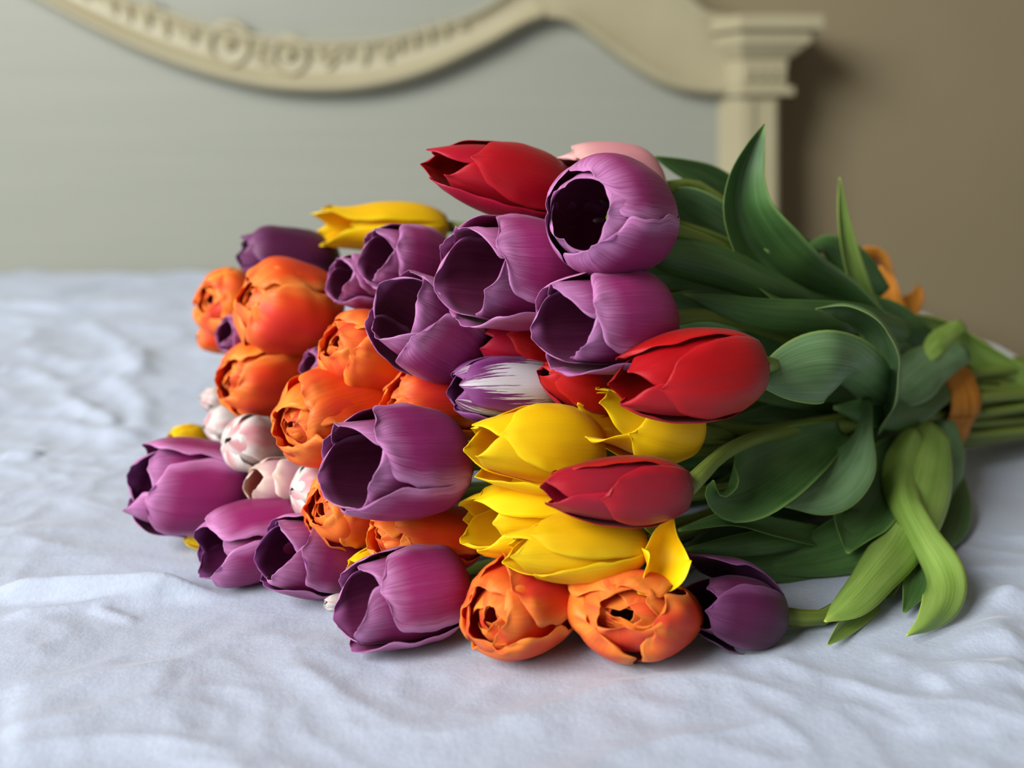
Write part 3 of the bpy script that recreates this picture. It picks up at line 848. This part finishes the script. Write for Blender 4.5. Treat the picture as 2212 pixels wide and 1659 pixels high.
leaf('r1', [(1760, 560, .68, 24, 0), (1620, 450, .645, 30, 0), (1540, 390, .625, 30, 10), (1470, 362, .61, 20, 10), (1412, 338, .60, 2, 0)], 'leaf_deep', cup=.3)
leaf('p1', [(1760, 680, .62, 20, 0), (1600, 610, .60, 34, 0), (1470, 590, .57, 36, 0), (1370, 588, .55, 26, 0), (1280, 580, .54, 3, 0)], 'leaf', cup=.2)
leaf('p3', [(1720, 700, .61, 20, 0), (1600, 672, .58, 28, 0), (1500, 655, .555, 28, 0), (1400, 650, .535, 3, 0)], 'leaf', cup=.2)
leaf('k1', [(2060, 800, .71, 20, 0), (1985, 745, .69, 44, 0), (1915, 690, .675, 44, 0), (1850, 630, .665, 4, 0)], 'leaf_deep', cup=-.2)
leaf('r2', [(1820, 820, .62, 20, 0), (1700, 760, .58, 34, 0), (1600, 745, .55, 30, 0), (1480, 730, .53, 3, 0)], 'leaf_deep', cup=.3)
leaf('r3', [(1820, 930, .57, 20, 10), (1720, 985, .535, 62, 15), (1640, 1035, .515, 74, 10), (1580, 1070, .50, 54, -20), (1548, 1064, .492, 26, -50), (1542, 1038, .488, 3, -60)],
     'leaf_deep', cup=.5, nv=36)
leaf('y2', [(1874, 860, .58, 10, 0), (1866, 930, .555, 18, 20), (1838, 1000, .54, 52, 15), (1780, 1056, .528, 54, 5), (1693, 1094, .515, 2, 0)],
     'leaf', cup=-.3, nv=34)
leaf('y4', [(1850, 1160, .58, 14, 0), (1760, 1158, .545, 22, 20), (1680, 1142, .525, 22, 30), (1580, 1122, .505, 18, 30), (1465, 1146, .49, 3, 20)], 'leaf_deep', cup=.35)
leaf('r3', [(1840, 1140, .58, 16, 0), (1720, 1160, .535, 24, 0), (1600, 1178, .51, 22, 0), (1480, 1188, .49, 4, 0)], 'leaf_deep', cup=-.4)
leaf('o10', [(1860, 1160, .58, 30, 0), (1780, 1205, .545, 44, 10), (1660, 1212, .53, 40, 15), (1560, 1210, .51, 30, 10), (1470, 1205, .50, 4, 0)], 'leaf_deep', cup=-.3)
leaf('o9', [(1960, 1060, .60, 40, 0), (1880, 1150, .55, 62, 0), (1790, 1190, .54, 50, 0), (1680, 1215, .53, 24, 0), (1620, 1225, .525, 3, 0)], 'leaf_deep', cup=-.2)
leaf('y3', [(1470, 1190, .52, 3, 0), (1440, 1160, .475, 10, 0), (1405, 1134, .458, 15, 0), (1370, 1117, .450, 1, 0)], 'leaf_light', cup=.4)
# the two light leaves hanging to the sheet
leaf('p12', [(2010, 920, .62, 40, 0), (1992, 1000, .595, 64, 0), (1972, 1085, .565, 64, 5), (1945, 1160, .54, 52, 15), (1890, 1235, .505, 44, 25), (1835, 1300, .478, 34, 30), (1781, 1343, .462, 2, 30)],
     'leaf_light', cup=-.35, vfold=-.3, nv=44)
leaf('p12', [(1960, 1180, .55, 14, -20), (1915, 1255, .52, 26, -30), (1860, 1315, .488, 26, -30), (1815, 1360, .467, 17, -30), (1787, 1393, .455, 2, -30)], 'leaf_light', cup=.3, vfold=.3)
leaf('o10', [(1975, 930, .61, 24, 0), (1945, 1010, .585, 36, 0), (1952, 1085, .55, 34, 10), (1990, 1160, .528, 36, 20), (2030, 1232, .508, 46, 20), (2036, 1290, .488, 38, 0), (2000, 1345, .470, 20, -30), (1958, 1374, .462, 2, -40)],
     'leaf_light', cup=-.4, vfold=-.25, nv=46)
leaf('p11', [(2030, 910, .66, 30, 0), (2044, 980, .645, 42, -20), (2030, 1070, .61, 36, -30), (2010, 1140, .58, 3, -30)], 'leaf', cup=-.4)
leaf('p11', [(2030, 960, .68, 20, 0), (2050, 1060, .625, 40, 0), (2052, 1130, .59, 36, 0), (2025, 1200, .55, 3, 0)], 'leaf_deep', cup=-.3)
leaf('o9', [(1990, 1080, .61, 20, 0), (1985, 1180, .55, 34, 0), (1978, 1260, .515, 30, 0), (1952, 1325, .485, 3, 0)], 'leaf_deep', cup=.4)
leaf('w4', [(1940, 684, .68, 10, 0), (2030, 712, .70, 24, 0), (2120, 770, .715, 30, 0), (2230, 835, .73, 26, 0), (2330, 890, .75, 3, 0)], 'leaf_light', cup=.6)
leaf('p2', [(1900, 640, .68, 30, 0), (1840, 570, .67, 40, 0), (1790, 530, .66, 24, 0), (1745, 530, .655, 3, 0)], 'leaf_deep', cup=-.2)
leaf('y1', [(2090, 760, .68, 20, 0), (2010, 790, .65, 46, 0), (1960, 830, .63, 46, 0), (1900, 880, .61, 4, 0)], 'leaf', cup=-.3)
leaf('y2', [(2080, 700, .70, 14, 0), (2030, 735, .67, 22, 0), (2008, 765, .655, 16, 0), (2000, 785, .65, 3, 0)], 'leaf_light', cup=-.3)
leaf('p7', [(2040, 830, .67, 30, 0), (1960, 880, .62, 40, 0), (1880, 890, .59, 30, 0), (1800, 880, .58, 4, 0)], 'leaf_deep', cup=-.3)
leaf('y3', [(1960, 960, .62, 30, 0), (1900, 1040, .58, 62, 0), (1850, 1130, .55, 56, 0), (1830, 1195, .53, 4, 0)], 'leaf_deep', cup=.5)
# inner leaves hugging the stems
rg = random.Random(5)
for d in TULIPS:
    if d['key'] in ('y7', 'w5', 'o1b', 'w3', 'y8', 'y6', 'p12', 'r2', 'y2', 'y4', 'r3', 'o10', 'o9', 'p1', 'p3', 'k1'): continue
    C = d['C'][:26]
    i0, i1 = 22, rg.choice((6, 7, 8, 9))
    seg = C[i1:i0+1][::-1]
    sd = nrm(seg[-1] - seg[0]); sideways = nrm(np.cross(sd, [0, 0, 1]))
    side = rg.choice((-1, 1)); up = np.cross(sideways, sd)
    pts = []
    m = 6
    wmax = rg.uniform(.011, .017)
    for j in range(m):
        q = j/(m - 1)
        p = seg[int(q*(len(seg) - 1))] + sideways*side*(.006 + .010*q) + up*rg.uniform(-.002, .006)
        p[2] = max(p[2], .012)
        px = CX + p[0]*F/p[1]; py = HY + (CAMH - p[2])*F/p[1]
        hw = wmax*[.35, .8, 1, .95, .6, .03][j]*F/p[1]
        pts.append((px, py, p[1], hw, rg.uniform(-25, 25)))
    freeform(d['root'], 'leaf', pts, MAT[rg.choice(('leaf_deep', 'leaf_deep', 'leaf'))], cup=rg.uniform(-.5, .5), nu=9, nv=18)

# ------------------------------------------------------------------ ribbon
rib = empty('ribbon')
tag(rib, 'orange ribbon tied round the green stems', 'ribbon')
ang = np.linspace(0, 2*np.pi, 61)
nw = 9
BC = TIE - BAX*.034
pts = np.zeros((61, nw, 3)); out = np.zeros((61, nw, 3))
hull = np.array([max(o2 @ np.array([math.cos(a), math.sin(a)]) for o2 in off) for a in ang]) + .0052
for i, a in enumerate(ang):
    d_ = Q1*math.cos(a) + Q2*math.sin(a)
    for j in range(nw):
        q = (j/(nw - 1) - .5)
        pts[i, j] = BC + d_*(hull[i] + .0015*math.cos(q*22 + a)) + BAX*(q*.032 + .004*math.sin(a*2))
        pts[i, j, 2] = max(pts[i, j, 2], .001)
        out[i, j] = d_
U, Sg = np.meshgrid(np.linspace(-1, 1, nw), np.linspace(0, 6, 61))
shell('band', pts, out, U, np.clip(Sg, 0, 6)*.14, .0012, rib, MAT['ribbon'])
freeform(rib, 'bow_loop', [(1955, 690, .735, 14, 0), (1900, 620, .74, 34, 20), (1868, 575, .745, 36, 30), (1890, 562, .76, 34, 60), (1920, 600, .77, 30, 70), (1960, 690, .76, 12, 60)], MAT['ribbon'], cup=.1)
freeform(rib, 'ribbon_tail', [(1950, 690, .735, 14, 0), (1962, 665, .74, 24, 10), (1982, 640, .745, 16, 30), (1986, 618, .75, 8, 40)], MAT['ribbon'], cup=.2)
freeform(rib, 'bow_loop', [(1955, 690, .735, 10, 0), (1935, 640, .735, 16, -40), (1925, 605, .74, 14, -50), (1915, 590, .745, 6, -60)], MAT['ribbon'], cup=.2)
